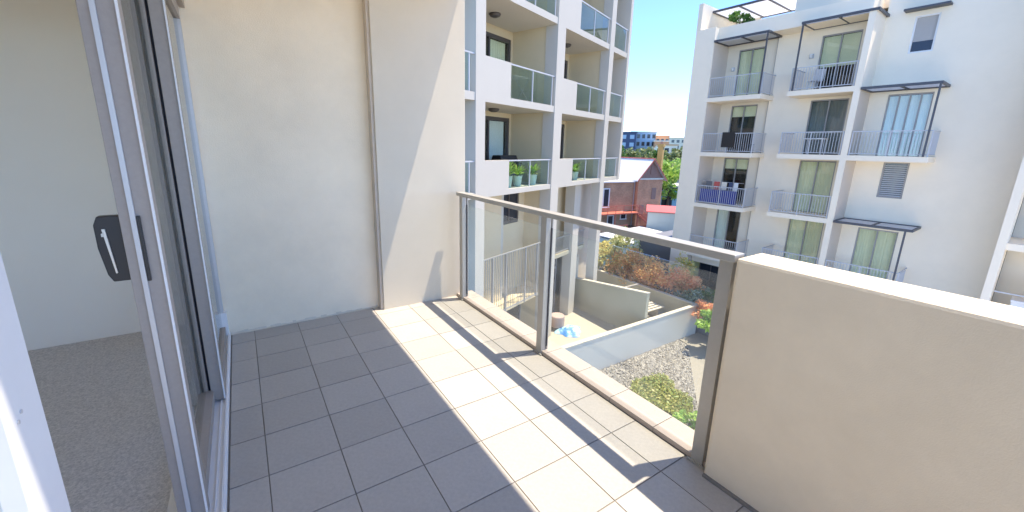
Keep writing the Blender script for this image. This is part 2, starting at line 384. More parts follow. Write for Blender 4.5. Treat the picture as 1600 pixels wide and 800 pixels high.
# ------------------------------------------------------------------ sliding door and the room behind it
dr = thing('sliding_door', 'half open grey aluminium sliding glass door with black latch handle', 'door', (-0.28, 2.0, 0))
def DB(x0, x1, y0, y1, z0, z1): return B(x0 + 0.28, x1 + 0.28, y0 - 2.0, y1 - 2.0, z0, z1)
sill = DB(-0.40, -0.196, -0.4, 3.648, 0.002, 0.022).build('sill', 'alu_white', dr)
DB(-0.287, -0.277, -0.39, 3.60, 0.0225, 0.0235).build('track_slot', 'gasket', sill)
DB(-0.346, -0.338, -0.39, 3.60, 0.022, 0.034).build('track_rib', 'alu_white', sill)
DB(-0.236, -0.230, -0.39, 3.60, 0.022, 0.030).build('track_rib', 'alu_white', sill)
DB(-0.212, -0.204, -0.39, 3.645, 0.022, 0.034).build('track_rib', 'alu_white', sill)
DB(-0.40, -0.19, -0.4, 3.649, 2.36, 2.42).build('head', 'alu', dr)
j = DB(-0.35, -0.222, 3.60, 3.6495, 0.21, 2.36).build('jamb', 'alu_lt', dr)
DB(-0.345, -0.205, 3.588, 3.6495, 0.022, 0.21).build('jamb_foot', 'alu_white', j)
# opening leaf: leading stile faces the viewer
lf = DB(-0.342, -0.252, 1.73, 1.80, 0.036, 2.36).build('leaf_stile', 'alu', dr, 0.002)
DB(-0.3135, -0.300, 1.722, 1.7295, 0.04, 2.35).build('edge_strip', 'alu_lt', lf)
DB(-0.2985, -0.289, 1.720, 1.7297, 1.04, 1.26).build('latch_slot', 'black', lf, 0.001)
DB(-0.2565, -0.250, 1.722, 1.7295, 0.04, 2.35).build('glazing_bead', 'alu_white', lf)
# handle plate on the room side
hp = MB()
prof = [(-0.342, 1.262), (-0.397, 1.262), (-0.408, 1.235), (-0.408, 1.16), (-0.397, 1.07), (-0.386, 1.045), (-0.342, 1.045)]
hp.prism([(a + 0.28, b) for a, b in prof], 'y', 1.742 - 2.0, 1.775 - 2.0)
h = hp.build('handle', 'black', dr, 0.003)
lv = MB(); lv.prism([(-0.389 + .28, 1.222), (-0.381 + .28, 1.222), (-0.3705 + .28, 1.075), (-0.375 + .28, 1.075)], 'y', 1.735 - 2.0, 1.7415 - 2.0)
lv.build('lever', 'chrome', h); 
DB(-0.392, -0.386, 1.735, 1.7415, 1.198, 1.208).build('key_tab', 'chrome', h)
st = DB(-0.340, -0.287, 2.640, 2.705, 0.036, 2.36).build('leaf_stile', 'alu', dr, 0.002)
bt = DB(-0.330, -0.262, 1.80, 2.640, 0.036, 0.10).build('leaf_rail', 'alu', dr)
DB(-0.330, -0.262, 1.80, 2.640, 2.28, 2.359).build('leaf_rail', 'alu', dr)
DB(-0.303, -0.297, 1.80, 2.640, 0.10, 2.28).build('leaf_glass', 'clear', dr)
# fixed leaf
fs = DB(-0.274, -0.212, 2.625, 2.690, 0.036, 2.36).build('leaf_stile', 'alu', dr, 0.002)
DB(-0.2175, -0.2105, 2.617, 2.6245, 0.04, 2.35).build('glazing_bead', 'alu_white', fs)
DB(-0.2865, -0.2745, 2.66, 2.68, 0.036, 2.36).build('seal', 'gasket', dr)
DB(-0.265, -0.222, 2.690, 3.60, 0.036, 0.10).build('leaf_rail', 'alu', dr)
DB(-0.265, -0.222, 2.690, 3.60, 2.28, 2.359).build('leaf_rail', 'alu', dr)
DB(-0.246, -0.240, 2.690, 3.60, 0.10, 2.28).build('leaf_glass', 'clear', dr)
# near fixed light beside the viewer
nl = thing('side_light', 'bright pale aluminium stile with two screws beside the open doorway', 'door frame', (-0.27, 0.7, 0))
ns = B(-0.05, 0.0, -0.026, 0.070, 0.036, 2.36).build('stile', 'alu_white', nl, 0.002)
for dy, z in ((0.0, 1.150), (0.012, 1.158)):
    MB().tube((-0.001, dy, z), (0.0015, dy, z), 0.0028, 10).build('screw', 'alu_lt', ns)
B(-0.05, 0.0, -1.0, -0.026, 0.036, 0.10).build('bottom_rail', 'alu_white', nl)
B(-0.05, 0.0, -1.0, -0.026, 2.28, 2.36).build('top_rail', 'alu_white', nl)
B(-0.028, -0.022, -1.0, -0.026, 0.10, 2.28).build('side_glass', 'clear', nl)
B(-0.06, 0.01, -1.1, -1.0, 0.022, 2.36).build('end_jamb', 'alu_white', nl)

struct(B(-5.2, -0.401, -3.0, 4.06, -0.05, 0.006).build('floor', 'carpet'))
struct(B(-5.2, -0.401, -3.0, 4.06, 2.70, 2.76).build('ceiling', 'room'))
struct(B(-5.3, -0.401, 4.06, 4.16, -0.05, 2.76).build('wall_far', 'room'))
struct(B(-5.3, -5.2, -3.0, 4.06, -0.05, 2.76).build('wall_left', 'room'))
struct(B(-5.3, -0.30, -3.1, -3.0, -0.05, 0.5).box(-5.3, -0.3, -3.1, -3.0, 2.4, 2.76).build('wall_near', 'room'))  # unseen wall, left open between sill and head to brighten the room
struct(B(-0.401, -0.2, -3.0, -2.4, -0.05, 2.42).build('wall_right', 'room'))
struct(B(-0.401, -0.361, 3.66, 4.06, -0.05, 2.76).build('wall_return', 'room'))

# ------------------------------------------------------------------ left apartment building (local x along facade, y inward)
LROOT = (6.238, 11.3, 0.0); LRZ = math.radians(20)
lb = thing('apartment_building', 'white apartment block with stacked recessed balconies and part glass balustrades', 'building', LROOT, LRZ)
LEV = [(-6.9, -6.9, None), (-3.42, -3.2, None), (-0.13, 0.06, 1.06), (2.86, 3.10, 4.20), (6.02, 6.25, 7.33), (9.15, 9.40, 10.45)]   # underside, floor, rail top
DEP = 2.1
for (a, b, name) in ((0.0, 0.45, 'column'), (9.52, 9.98, 'column')):
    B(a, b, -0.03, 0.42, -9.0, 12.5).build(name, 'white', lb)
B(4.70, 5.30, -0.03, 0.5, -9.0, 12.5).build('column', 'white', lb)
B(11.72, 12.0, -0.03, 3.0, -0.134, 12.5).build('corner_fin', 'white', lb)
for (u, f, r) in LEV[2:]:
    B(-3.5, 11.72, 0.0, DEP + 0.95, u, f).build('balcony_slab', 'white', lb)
B(0.45, 4.7, 0.25, DEP + 0.95, -4.75, -4.6).build('lower_slab', 'cream', lb)
B(5.3, 9.5, 0.6, DEP + 0.95, -3.6, -3.42).build('lower_slab', 'tan', lb)
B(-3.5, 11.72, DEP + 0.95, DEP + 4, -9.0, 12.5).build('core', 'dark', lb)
B(-3.5, 12.0, -0.03, DEP + 4, 12.5, 12.9).build('roof_slab', 'white', lb)
B(0.05, 0.40, 0.42, DEP, -9.0, 12.5).build('partition_wall', 'cream', lb)
B(4.73, 5.27, 0.5, DEP, -9.0, 12.5).build('partition_wall', 'cream', lb)
B(9.55, 9.95, 0.42, DEP, -0.13, 12.5).build('partition_wall', 'cream', lb)
B(11.0, 11.72, DEP - 0.4, DEP + 0.2, -0.13, 12.5).build('end_wall', 'cream', lb)

def lbay(k, u0, u1, door, solid, glassrange, lamp, dark=False, curtain='curtain_w'):
    (U, F, R), Un = LEV[k], LEV[k + 1][0] if k + 1 < len(LEV) else 12.5
    # back wall around the door opening
    d0, d1, dh = door
    bw = MB(); y0, y1 = DEP, DEP + 0.18
    if d0 - u0 > 0.05: bw.box(u0, d0, y0, y1, F, Un)
    if u1 - d1 > 0.05: bw.box(d1, u1, y0, y1, F, Un)
    bw.box(d0, d1, y0, y1, F + dh, Un)
    bw.build('back_wall', 'cream', lb)
    fr = MB(); t = 0.07
    fr.box(d0, d1, y0 + .02, y0 + .12, F + dh - 0.14, F + dh).box(d0, d0 + t, y0 + .02, y0 + .12, F, F + dh - 0.14).box(d1 - 0.12, d1, y0 + .02, y0 + .12, F, F + dh - 0.14)
    n = 3; ww = (d1 - 0.12 - d0 - t) / n
    for i in range(1, n): fr.box(d0 + t + ww * i - .045, d0 + t + ww * i + .045, y0 + .03, y0 + .11, F, F + dh - 0.14)
    f = fr.build('door', 'dframe', lb)
    for i in range(n): B(d0 + t + ww * i + .05, d0 + t + ww * (i + 1) - .05, y0 + .06, y0 + .07, F + .02, F + dh - .14).build('pane', 'clear', f)
    cu = MB(); a = d0 + t + ww * (n - 1) + 0.02; x = a; i = 0
    pts = []
    while x <= d1 - 0.10: pts.append((x, y0 + .17 + .03 * (i % 2))); x += 0.07; i += 1
    for p, q2 in zip(pts, pts[1:]): cu.poly([(p[0], p[1], F + .03), (q2[0], q2[1], F + .03), (q2[0], q2[1], F + dh - .15), (p[0], p[1], F + dh - .15)])
    cu.build('curtain', curtain, f)
    if solid:
        B(solid[0], solid[1], -0.012, 0.14, U + 0.001, R).build('balustrade_wall', 'white', lb)
    if glassrange:
        g0, g1, post = glassrange
        r = MB(); r.box(g0, g1, 0.03, 0.09, R - 0.045, R)
        for x in post: r.box(x - .016, x + .016, 0.035, 0.085, F, R - 0.045)
        g = r.build('glass_balustrade', 'rail', lb)
        xs_ = list(post)
        for a, b2 in zip(xs_, xs_[1:]):
            B(a + .03, b2 - .03, 0.055, 0.067, F + 0.03, R - 0.045).build('pane', 'glass_far', g)
    if lamp:
        MB().lathe([(0.20, 0.0), (0.21, -0.03), (0.17, -0.09), (0.09, -0.12)], (lamp[0], lamp[1], Un), 18).build('ceiling_light', 'dframe', lb, smooth=False)
for k in (2, 3, 4):
    lbay(k, -3.5, 0.05, (-3.2, -1.5, 2.4), None, (-3.4, 0.0, [-3.3, -1.9, -0.22, 0.0][:3]), None)
    lbay(k, 0.40, 4.73, (0.75, 4.62, 2.62), (0.45, 1.80), (1.80, 4.69, [1.83, 3.2, 4.55]), (2.42, 1.2), curtain='curtain_w' if k == 2 else 'curtain')
    lbay(k, 5.27, 9.55, (5.5, 9.42, 2.62), (5.30, 6.50), (6.50, 9.51, [6.53, 7.9, 9.35]), (7.6, 1.2) if k > 2 else None, curtain='curtain_g')
    r = LEV[k]
    rr = MB().box(9.98, 11.72, 0.03, 0.09, r[2] - .045, r[2]).box(11.5, 11.545, .035, .085, r[1], r[2] - .045)
    g = rr.build('glass_balustrade', 'rail', lb)
    B(10.0, 11.49, .055, .067, r[1] + .03, r[2] - .045).build('pane', 'glass_far', g)
    B(9.95, 11.0, DEP, DEP + .15, r[1], LEV[k + 1][0] if k < 5 else 12.5).build('back_wall', 'cream', lb)
# storeys below the balconies
F = -4.6
wl_ = MB().box(0.40, 2.6, 0.9, 1.1, F, -0.13).box(2.6, 4.73, 1.3, 1.5, F, -1.62).box(2.6, 3.05, 1.3, 1.5, -1.62, -0.13).box(4.35, 4.73, 1.3, 1.5, -1.62, -0.13)
wl_.build('lower_wall', 'cream', lb)
B(2.6, 2.74, 0.9, 1.3, F, -0.13).build('wall_return', 'white', lb)
w = MB().box(3.05, 4.35, 1.34, 1.42, -1.62, -1.50).box(3.05, 3.13, 1.34, 1.42, -1.5, -0.13).box(4.27, 4.35, 1.34, 1.42, -1.5, -0.13).box(3.66, 3.74, 1.34, 1.42, -1.5, -0.13).build('window', 'dframe', lb)
B(3.13, 3.66, 1.37, 1.38, -1.5, -0.14).build('pane', 'winfar', w); B(3.74, 4.27, 1.37, 1.38, -1.5, -0.14).build('pane', 'winfar', w)
F = -3.42
w2 = MB().box(5.27, 6.6, 1.3, 1.5, F, -0.13).box(7.3, 9.0, 1.3, 1.5, F, -0.13).box(6.6, 7.3, 1.3, 1.5, F, -1.7).build('lower_wall', 'cream', lb)
w = MB().box(6.6, 6.68, 1.34, 1.42, -1.7, -0.13).box(7.22, 7.3, 1.34, 1.42, -1.7, -0.13).box(6.68, 7.22, 1.34, 1.42, -1.7, -1.6).build('window', 'dframe', lb)
B(6.68, 7.22, 1.37, 1.38, -1.6, -0.14).build('pane', 'winfar', w)
B(7.9, 8.5, 0.5, 1.0, -9.0, -0.131).build('pier', 'white', lb)
B(9.0, 11.2, 1.0, 1.3, -9.0, -0.131).build('lower_wall', 'grey_side', lb)
def pickets(mb, x0, x1, y, z0, z1, step=0.11, r=0.011):
    mb.box(x0, x1, y - .02, y + .02, z1 - .04, z1); mb.box(x0, x1, y - .015, y + .015, z0 + .06, z0 + .10)
def bars(x0, x1, y, z0, z1, step=0.11, r=0.009):
    mb = MB(); n = max(2, int((x1 - x0) / step))
    for i in range(1, n): 
        x = x0 + (x1 - x0) * i / n; mb.box(x - r, x + r, y - r, y + r, z0, z1)
    return mb
for (a, b) in ((0.45, 2.55), (2.55, 4.7)):
    rr = MB(); pickets(rr, a, b, 0.08, -4.6, -2.30); rr.box(a + .6, a + .66, .05, .12, -4.6, -2.34).box(b - .7, b - .64, .05, .12, -4.6, -2.34); g = rr.build('picket_rail', 'gframe', lb)
    stuff(bars(a, b, 0.08, -4.5, -2.34).build('baluster', 'gframe', g))
rr = MB(); pickets(rr, 5.3, 9.5, 0.65, -3.42, -2.62); g = rr.build('picket_rail', 'gframe', lb)
stuff(bars(5.3, 9.5, 0.65, -3.34, -2.66).build('baluster', 'gframe', g))
# ground floor glazing
for (a, b) in ((0.45, 4.7), (5.3, 7.85), (8.5, 9.5)):
    n = max(1, int((b - a) / 1.0)); fr = MB(); ww = (b - a) / n
    for i in range(n + 1): fr.box(a + ww * i - .035, a + ww * i + .035, 1.3, 1.4, -6.9, -3.42)
    fr.box(a, b, 1.31, 1.39, -4.5, -4.42)
    g = fr.build('shopfront', 'gframe', lb)
    for i in range(n): B(a + ww * i + .035, a + ww * (i + 1) - .035, 1.34, 1.36, -6.9, -3.42).build('pane', 'winfar', g)

def lp(u, w, z):  # local to world for the left building
    c, s = math.cos(LRZ), math.sin(LRZ); return (LROOT[0] + u * c - w * s, LROOT[1] + u * s + w * c, z)

# potted plants, grill, chair on its balconies
def potted(label, loc, seed, m='L_bright', s=1.0, group=None):
    rng = random.Random(seed)
    t = thing('potted_plant', label, 'plant', loc, 0, group)
    MB().lathe([(0.13 * s, 0), (0.175 * s, 0.33 * s), (0.19 * s, 0.36 * s), (0.165 * s, 0.36 * s), (0.155 * s, 0.31 * s)], n=16).build('pot', 'pot', t)
    mb = MB()
    for k in range(44):
        a = rng.uniform(0, 6.28); L_ = rng.uniform(.34, .66) * s; e = rng.uniform(.35, 1.25); wd_ = rng.uniform(.026, .046) * s
        d = Vector((math.cos(a), math.sin(a), 0)); sd_ = Vector((-d.y, d.x, 0)); base = Vector((0, 0, .35 * s))
        pts = [base + d * (L_ * tt * math.cos(e)) + Vector((0, 0, L_ * (tt * math.sin(e) * 1.25 - 0.35 * tt * tt))) for tt in (0, .4, .75, 1.0)]
        ws = (wd_ * .5, wd_, wd_ * .8, 0.003)
        i = len(mb.v)
        for p, w_ in zip(pts, ws): mb.v += [tuple(p - sd_ * w_), tuple(p + sd_ * w_)]
        for q in range(3): mb.f.append((i + 2 * q, i + 2 * q + 1, i + 2 * q + 3, i + 2 * q + 2))
    mb.build('foliage', m, t)
    return t
potted('left of the two strappy plants side by side in pale pots behind balcony glass', lp(2.28, 0.42, 0.06), 1, s=1.15)
potted('right of the two strappy plants side by side in pale pots behind balcony glass', lp(2.92, 0.42, 0.06), 2, s=1.1)
potted('single strappy plant in pale pot behind the right pane of the same balcony', lp(3.95, 0.42, 0.06), 3, s=1.1)
potted('yellow green potted plant on the balcony nearest the brick house', lp(7.55, 0.42, 0.06), 4, s=1.05)
bb = thing('barbecue', 'dark covered barbecue standing on the balcony above the potted plants', 'barbecue', lp(3.35, 1.35, 0.06), LRZ)
MB().prism([(-.30, .55), (.30, .55), (.30, .85), (.18, 1.12), (-.18, 1.12), (-.30, .85)], 'x', -.55, .55).build('hood', 'black', bb, .02)
B(-.8, .8, -.27, .27, .78, .83).build('side_shelf', 'dframe', bb)
B(-.5, .5, -.25, .25, .12, .54).build('cabinet', 'navy', bb, .01)
for x in (-.45, .45):
    for y_ in (-.2, .2): MB().tube((x, y_, 0), (x, y_, .12), .03).build('leg', 'black', bb)
def chair(label, loc, rz, m='black', s=1.0):
    t = thing('chair', label, 'chair', loc, rz)
    B(-.22 * s, .22 * s, -.22 * s, .22 * s, .42 * s, .45 * s).build('seat', m, t, .006)
    MB().prism([(-.22 * s, .46 * s), (-.19 * s, .46 * s), (-.27 * s, .92 * s), (-.30 * s, .92 * s)], 'x', -.21 * s, .21 * s).build('backrest', m, t)
    for x in (-.19, .19):
        for y_ in (-.19, .19): MB().tube((x * s, y_ * s, 0), (x * s * .9, y_ * s * .9, .42 * s), .015 * s, 6).build('leg', m, t)
    return t
chair('dark chair on the corner balcony behind glass above the brick house', lp(10.75, 0.7, 0.06), LRZ + 0.6)
rk = thing('drying_rack', 'folding laundry rack on the balcony one floor above the plants', 'drying rack', lp(2.9, 0.6, 3.10), LRZ)
m_ = MB()
for sx in (-1, 1):
    m_.tube((sx * .45, -.3, 0), (sx * .45, .3, .85), .007, 6).tube((sx * .45, .3, 0), (sx * .45, -.3, .85), .007, 6)
m_.build('frame', 'gframe', rk)
m_ = MB()
for i in range(7): m_.tube((-.45, -.3 + .1 * i, .85), (.45, -.3 + .1 * i, .85), .004, 5)
m_.build('rods', 'gframe', rk)

# ------------------------------------------------------------------ right apartment building (local x to the viewer's right, y inward)
RROOT = (22.0, 13.583, 0.0); RRZ = math.atan2(-0.998, 0.061)
rb = thing('apartment_building', 'pale rendered apartment block opposite with barred balconies and charcoal pergolas', 'building', RROOT, RRZ)
def rp(u, w, z):
    c, s = math.cos(RRZ), math.sin(RRZ); return (RROOT[0] + u * c - w * s, RROOT[1] + u * s + w * c, z)
WP = 1.5
FL = [-7.2, -4.32, -1.42, 1.42, 4.30, 7.2]           # slab tops
B(-1.13, -0.05, 0.0, 9.0, -9.5, 7.86).build('end_pier', 'rwhite', rb)
# facade wall with openings, in pieces around each door or window
def wall_piece(u0, u1, z0, z1, holes, m='rwhite', y0=WP, y1=WP + .2):
    mb = MB(); zs = sorted({z0, z1} | {h[2] for h in holes} | {h[3] for h in holes}); us_ = sorted({u0, u1} | {h[0] for h in holes} | {h[1] for h in holes})
    for a, b in zip(us_, us_[1:]):
        run = None
        for c, d in zip(zs, zs[1:]):
            inside = any(h[0] <= a + 1e-6 and b - 1e-6 <= h[1] and h[2] <= c + 1e-6 and d - 1e-6 <= h[3] for h in holes)
            if inside:
                if run: mb.box(a, b, y0, y1, *run); run = None
            else: run = (run[0], d) if run else (c, d)
        if run: mb.box(a, b, y0, y1, *run)
    return mb.build('facade_wall', m, rb)
doors = []   # u0,u1,z0,z1,panes,curtain
for i, zf in enumerate(FL[1:5]):
    top = zf + 2.55
    doors.append((0.55, 1.90, zf, top, 2, ['curtain_w', None, None, 'curtain'][i], 'A%d' % i))
    doors.append((4.32, 5.80, zf, top, 2, ['curtain', 'curtain', 'curtain_g', 'curtain'][i], 'B%d' % i))
doors.append((7.12, 8.52, FL[3], FL[3] + 2.58, 4, 'curtain_w', 'C'))
doors.append((7.10, 8.48, FL[1], FL[1] + 2.5, 2, 'curtain', 'D'))
wins = [(7.42, 8.16, 5.58, 7.0), (7.47, 8.31, -0.38, 1.15)]
wall_piece(-0.05, 2.46, -4.54, 7.86, [d[:4] for d in doors if d[6][0] == 'A'], 'rcream', WP + .12, WP + .3)
wall_piece(2.46, 6.28, -9.5, 7.86, [d[:4] for d in doors if d[6][0] == 'B'])
wall_piece(6.5, 11.3, -9.5, 9.5, [d[:4] for d in doors if d[6][0] in 'CD'] + wins)
B(2.42, 2.459, WP + .02, WP + .12, -9.5, 7.86).build('downpipe', 'pipe', rb)
B(6.28, 6.50, 0.0, WP + .2, -9.5, 7.2).build('fin', 'rwhite', rb)
B(6.501, 6.508, 0.06, WP - .001, -9.5, 4.1).build('fin_shade_sheet', 'grey_side', rb)  # thin sheet painting shade onto the fin's inner face
B(-0.049, -0.042, 0.06, WP + .119, -9.5, 7.1).build('pier_shade_sheet', 'grey_side', rb)  # same for the pier: shade put into the sheet's colour
B(11.30, 11.52, -0.1, WP + .2, -9.5, 10.5).build('fin', 'rwhite', rb)
B(11.52, 16, WP + 0.6, WP + .8, -9.5, 9.5).build('facade_wall', 'rcream', rb)
for z in (-1.75, 1.15): B(11.52, 16, 0.05, WP + .6, z, z + .24).build('balcony_slab', 'rwhite', rb)
B(-0.05, 11.3, WP + .3, 9.0, 7.62, 7.84).build('roof_slab', 'rwhite', rb)
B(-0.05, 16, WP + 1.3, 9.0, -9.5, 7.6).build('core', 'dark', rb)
for zf in FL[1:5]: B(-0.05, 11.3, WP + .32, WP + 1.3, zf - .2, zf).build('floor_slab', 'grey_side', rb)
B(-0.05, 6.28, 0.35, WP, 7.18, 7.86).build('roof_parapet', 'rwhite', rb)

random.seed(5)
for (u0, u1, z0, z1, n, cu, tg) in doors:
    y0 = WP + (.14 if tg[0] == 'A' else .04); t = .05
    fr = MB(); ww = (u1 - u0 - t) / n
    fr.box(u0, u1, y0, y0 + .08, z1 - .06, z1)
    for i in range(n + 1): fr.box(u0 + ww * i, u0 + ww * i + t, y0 + .003, y0 + .083, z0, z1 - .06)
    f = fr.build('door', 'gframe', rb)
    for i in range(n): B(u0 + ww * i + t, u0 + ww * (i + 1), y0 + .04, y0 + .05, z0, z1 - .06).build('pane', 'clear', f)
    if tg in ('B3', 'A1', 'A2'):   # blind half way down
        B(u0 + t, u1 - t, y0 + .12, y0 + .13, z0 + (1.15 if tg == 'B3' else 1.95), z1 - .07).build('blind', 'curtain', f)
    elif cu:
        a, b = u0 + .03, u1 - .03
        if tg == 'A0': b = u0 + .6
        pts = []; x = a; i = 0
        while x <= b: pts.append((x, y0 + .14 + .012 * (i % 2) + random.uniform(0, .008))); x += random.uniform(.03, .075); i += 1
        c = MB()
        for p, q2 in zip(pts, pts[1:]): c.poly([(p[0], p[1], z0 + .02), (q2[0], q2[1], z0 + .02), (q2[0], q2[1], z1 - .07), (p[0], p[1], z1 - .07)])
        c.build('curtain', cu, f)
for (u0, u1, z0, z1), m_, shade in ((wins[0], 'alu_white', 'rail'), (wins[1], 'gframe', None)):
    y0 = WP + .03; fr = MB().box(u0, u1, y0, y0 + .1, z1 - .06, z1).box(u0, u1, y0, y0 + .1, z0, z0 + .06).box(u0, u0 + .06, y0, y0 + .1, z0 + .06, z1 - .06).box(u1 - .06, u1, y0, y0 + .1, z0 + .06, z1 - .06)
    f = fr.build('window', m_, rb)
    B(u0 + .06, u1 - .06, y0 + .08, y0 + .085, z0 + .06, z1 - .06).build('pane', 'winfar', f)
    if shade:
        B(u0 + .06, u1 - .06, y0 + .074, y0 + .078, z0 + .45, z1 - .06).build('blind', 'pipe', f); continue
    ns_ = 16
    for i in range(ns_):
        z = z0 + .07 + (z1 - z0 - .14) * i / ns_
        MB().prism([(y0 + .015, z), (y0 + .02, z), (y0 + .055, z + .05), (y0 + .05, z + .05)], 'x', u0 + .062, u1 - .062).build('louvre', 'rail' if shade is None else 'pipe', f)
B(7.1, 8.42, WP - .45, WP, 7.18, 7.25).build('window_hood', 'pergola', rb)

# balconies: slab, barred railing, side return
def rbalc(u0, u1, zf, side, name='balcony_slab'):
    B(u0, u1, 0.0, WP, zf - .22, zf).build(name, 'rwhite', rb)
    R = zf + 1.02; y = .06
    r = MB().box(u0 + .03, u1 - .03, y - .02, y + .02, R - .04, R).box(u0 + .03, u1 - .03, y - .015, y + .015, zf + .07, zf + .10)
    posts = [u0 + .05, (u0 + u1) / 2, u1 - .05]
    for x in posts: r.box(x - .02, x + .02, y - .019, y + .019, zf, R - .04)
    if side: 
        s = u1 - .05 if side > 0 else u0 + .05
        r.box(s - .018, s + .018, y + .02, WP, R - .04, R).box(s - .014, s + .014, y + .02, WP, zf + .07, zf + .10)
    g = r.build('railing', 'rail', rb)
    b_ = bars(u0 + .05, u1 - .05, y, zf + .10, R - .04, .105, .008)
    if side:
        n = 13
        for i in range(1, n): 
            yy = y + (WP - y) * i / n; b_.box(s - .008, s + .008, yy - .008, yy + .008, zf + .10, R - .04)
    stuff(b_.build('baluster', 'rail', g))
for zf in FL[1:5]:
    rbalc(-0.05, 2.64, zf, 1); rbalc(3.80, 6.28, zf, -1)
rbalc(6.5, 9.02, FL[3], 1); rbalc(6.5, 9.05, FL[1], 1)
B(11.56, 15.0, .08, .12, -4.3 + .98, -4.3 + 1.02).build('railing', 'rail', rb)
B(11.52, 16, 0.05, WP + .6, -4.54, -4.3).build('balcony_slab', 'rwhite', rb)
# pergolas
def perg(u0, u1, z, y0=-.05, y1=WP, posts=(), nm=2):
    m_ = MB()
    m_.box(u0, u1, y0, y0 + .07, z - .10, z).box(u0, u1, y1 - .07, y1 - .002, z - .10, z)
    m_.box(u0, u0 + .06, y0 + .07, y1 - .07, z - .1, z).box(u1 - .06, u1, y0 + .07, y1 - .07, z - .1, z)
    for i in range(1, nm):
        x = u0 + (u1 - u0) * i / nm; m_.box(x - .03, x + .03, y0 + .07, y1 - .07, z - .09, z - .01)
    for x, zb in posts: m_.box(x - .03, x + .03, y0 + .005, y0 + .065, zb, z - .1)
    f = m_.build('pergola', 'pergola', rb)
    for i in range(nm):
        a = u0 + (u1 - u0) * i / nm; b = u0 + (u1 - u0) * (i + 1) / nm
        B(a + .06, b - .06, y0 + .07, y1 - .07, z - .05, z - .035).build('roof_sheet', 'poly', f)
perg(-0.04, 2.60, 7.20, posts=[(2.55, FL[4])]); perg(3.92, 6.60, 7.26, posts=[(3.98, FL[4])])
perg(6.52, 8.92, 4.22, posts=[(8.86, FL[3])]); perg(6.52, 9.12, -1.45, posts=[(8.9, FL[1])])
# roof terrace
B(-1.13, -0.9, 0.0, 4.2, 7.862, 9.2).build('roof_screen', 'rcream', rb)
B(-0.9, 0.3, 3.9, 4.2, 7.862, 9.0).build('roof_screen', 'rcream', rb)
perg(-0.9, 3.2, 9.0, 1.0, 4.0, nm=3)
B(3.2, 5.2, 0.9, 4.5, 7.862, 11.0).build('stair_tower', 'rcream', rb)
B(5.2, 11.3, 3.5, 6.5, 7.862, 11.0).build('stair_tower', 'rwhite', rb)
# storeys under the lowest balcony
B(-0.05, 2.46, .9, 1.1, -9.5, -4.54).build('podium_wall', 'yellowwall', rb)
B(-0.02, 2.40, .52, .60, -4.98, -4.56).build('fascia_board', 'rwhite', rb)
w = B(0.35, 1.75, .82, .899, -6.5, -5.0).build('podium_window', 'dframe', rb)
B(0.43, 1.02, .80, .815, -6.4, -5.1).build('pane', 'winfar', w); B(1.08, 1.67, .80, .815, -6.4, -5.1).build('pane', 'winfar', w)
gw = thing('garage_wing', 'low dark shuttered wing beyond the shrubs at the end of the opposite block', 'building', rp(-2.6, 0.6, -9.5), RRZ)
B(-1.2, 1.45, 0, 5, 0, 5.3).build('wall', 'garage', gw)
B(-1.5, -1.2, -.2, .3, 0, 5.6).build('pillar', 'rcream', gw)
for i in range(12): B(-1.15, 1.4, -.012, -.001, 2.2 + i * .25, 2.2 + i * .25 + .225).build('shutter_slat', 'garage', gw)
# things on its balconies
tw = B(-.32, .32, -.03, .045, -.75, .03).build('towel', 'black'); tw.location = rp(1.35, .05, FL[3] + 1.03); tw.rotation_euler = (0, 0, RRZ)
tag(tw, 'black towel hung over a barred balcony rail of the opposite block', 'towel')
cv = MB(); n = 14
for i in range(n):
    a = -1.0 + 2.0 * i / n; b = -1.0 + 2.0 * (i + 1) / n; cv.poly([(a, .02 * (i % 2), 0.1), (b, .02 * ((i + 1) % 2), .1), (b, .02 * ((i + 1) % 2), .82), (a, .02 * (i % 2), .82)])
    cv.poly([(a, .05 + .02 * (i % 2), 0.1), (b, .05 + .02 * ((i + 1) % 2), .1), (b, .05 + .02 * ((i + 1) % 2), .82), (a, .05 + .02 * (i % 2), .82)])
cv = cv.build('balcony_screen', 'blue'); cv.location = rp(1.15, .14, FL[2]); cv.rotation_euler = (0, 0, RRZ)
tag(cv, 'royal blue cloth screen behind balcony bars under hanging laundry', 'screen')
ln = thing('laundry_line', 'mixed clothes drying above the blue balcony screen', 'laundry', rp(1.2, .45, FL[2] + 1.25), RRZ)
MB().tube((-1.1, 0, 0), (1.1, 0, 0), .008, 5).build('line', 'alu_white', ln)
rng = random.Random(8)
for x, wd_, h_, m_ in ((-.75, .35, .5, 'garage'), (-.3, .3, .55, 'redroof'), (.1, .28, .45, 'rcream'), (.45, .2, .6, 'navy'), (.72, .22, .75, 'alu_white')):
    MB().prism([(x - wd_ / 2, 0), (x - wd_ * .55, -h_ * .5), (x - wd_ * .4, -h_), (x + wd_ * .4, -h_ * .95), (x + wd_ * .5, -h_ * .4), (x + wd_ / 2, 0)], 'y', -.012, .012).build('garment', m_, ln)
chair('pale folding chair on the upper right barred balcony', rp(4.6, .7, FL[4]), RRZ + .8, 'rail')
chair('dark chair with slim legs beside the black towel', rp(2.1, .7, FL[3]), RRZ - .5)
tb = thing('table', 'small white table behind the balcony bars below the folding chair', 'table', rp(5.05, .7, FL[3]), RRZ)
B(-.4, .4, -.3, .3, .70, .74).build('table_top', 'alu_white', tb)
for x in (-.35, .35):
    for y_ in (-.25, .25): MB().tube((x, y_, 0), (x, y_, .7), .018, 6).build('leg', 'alu_white', tb)
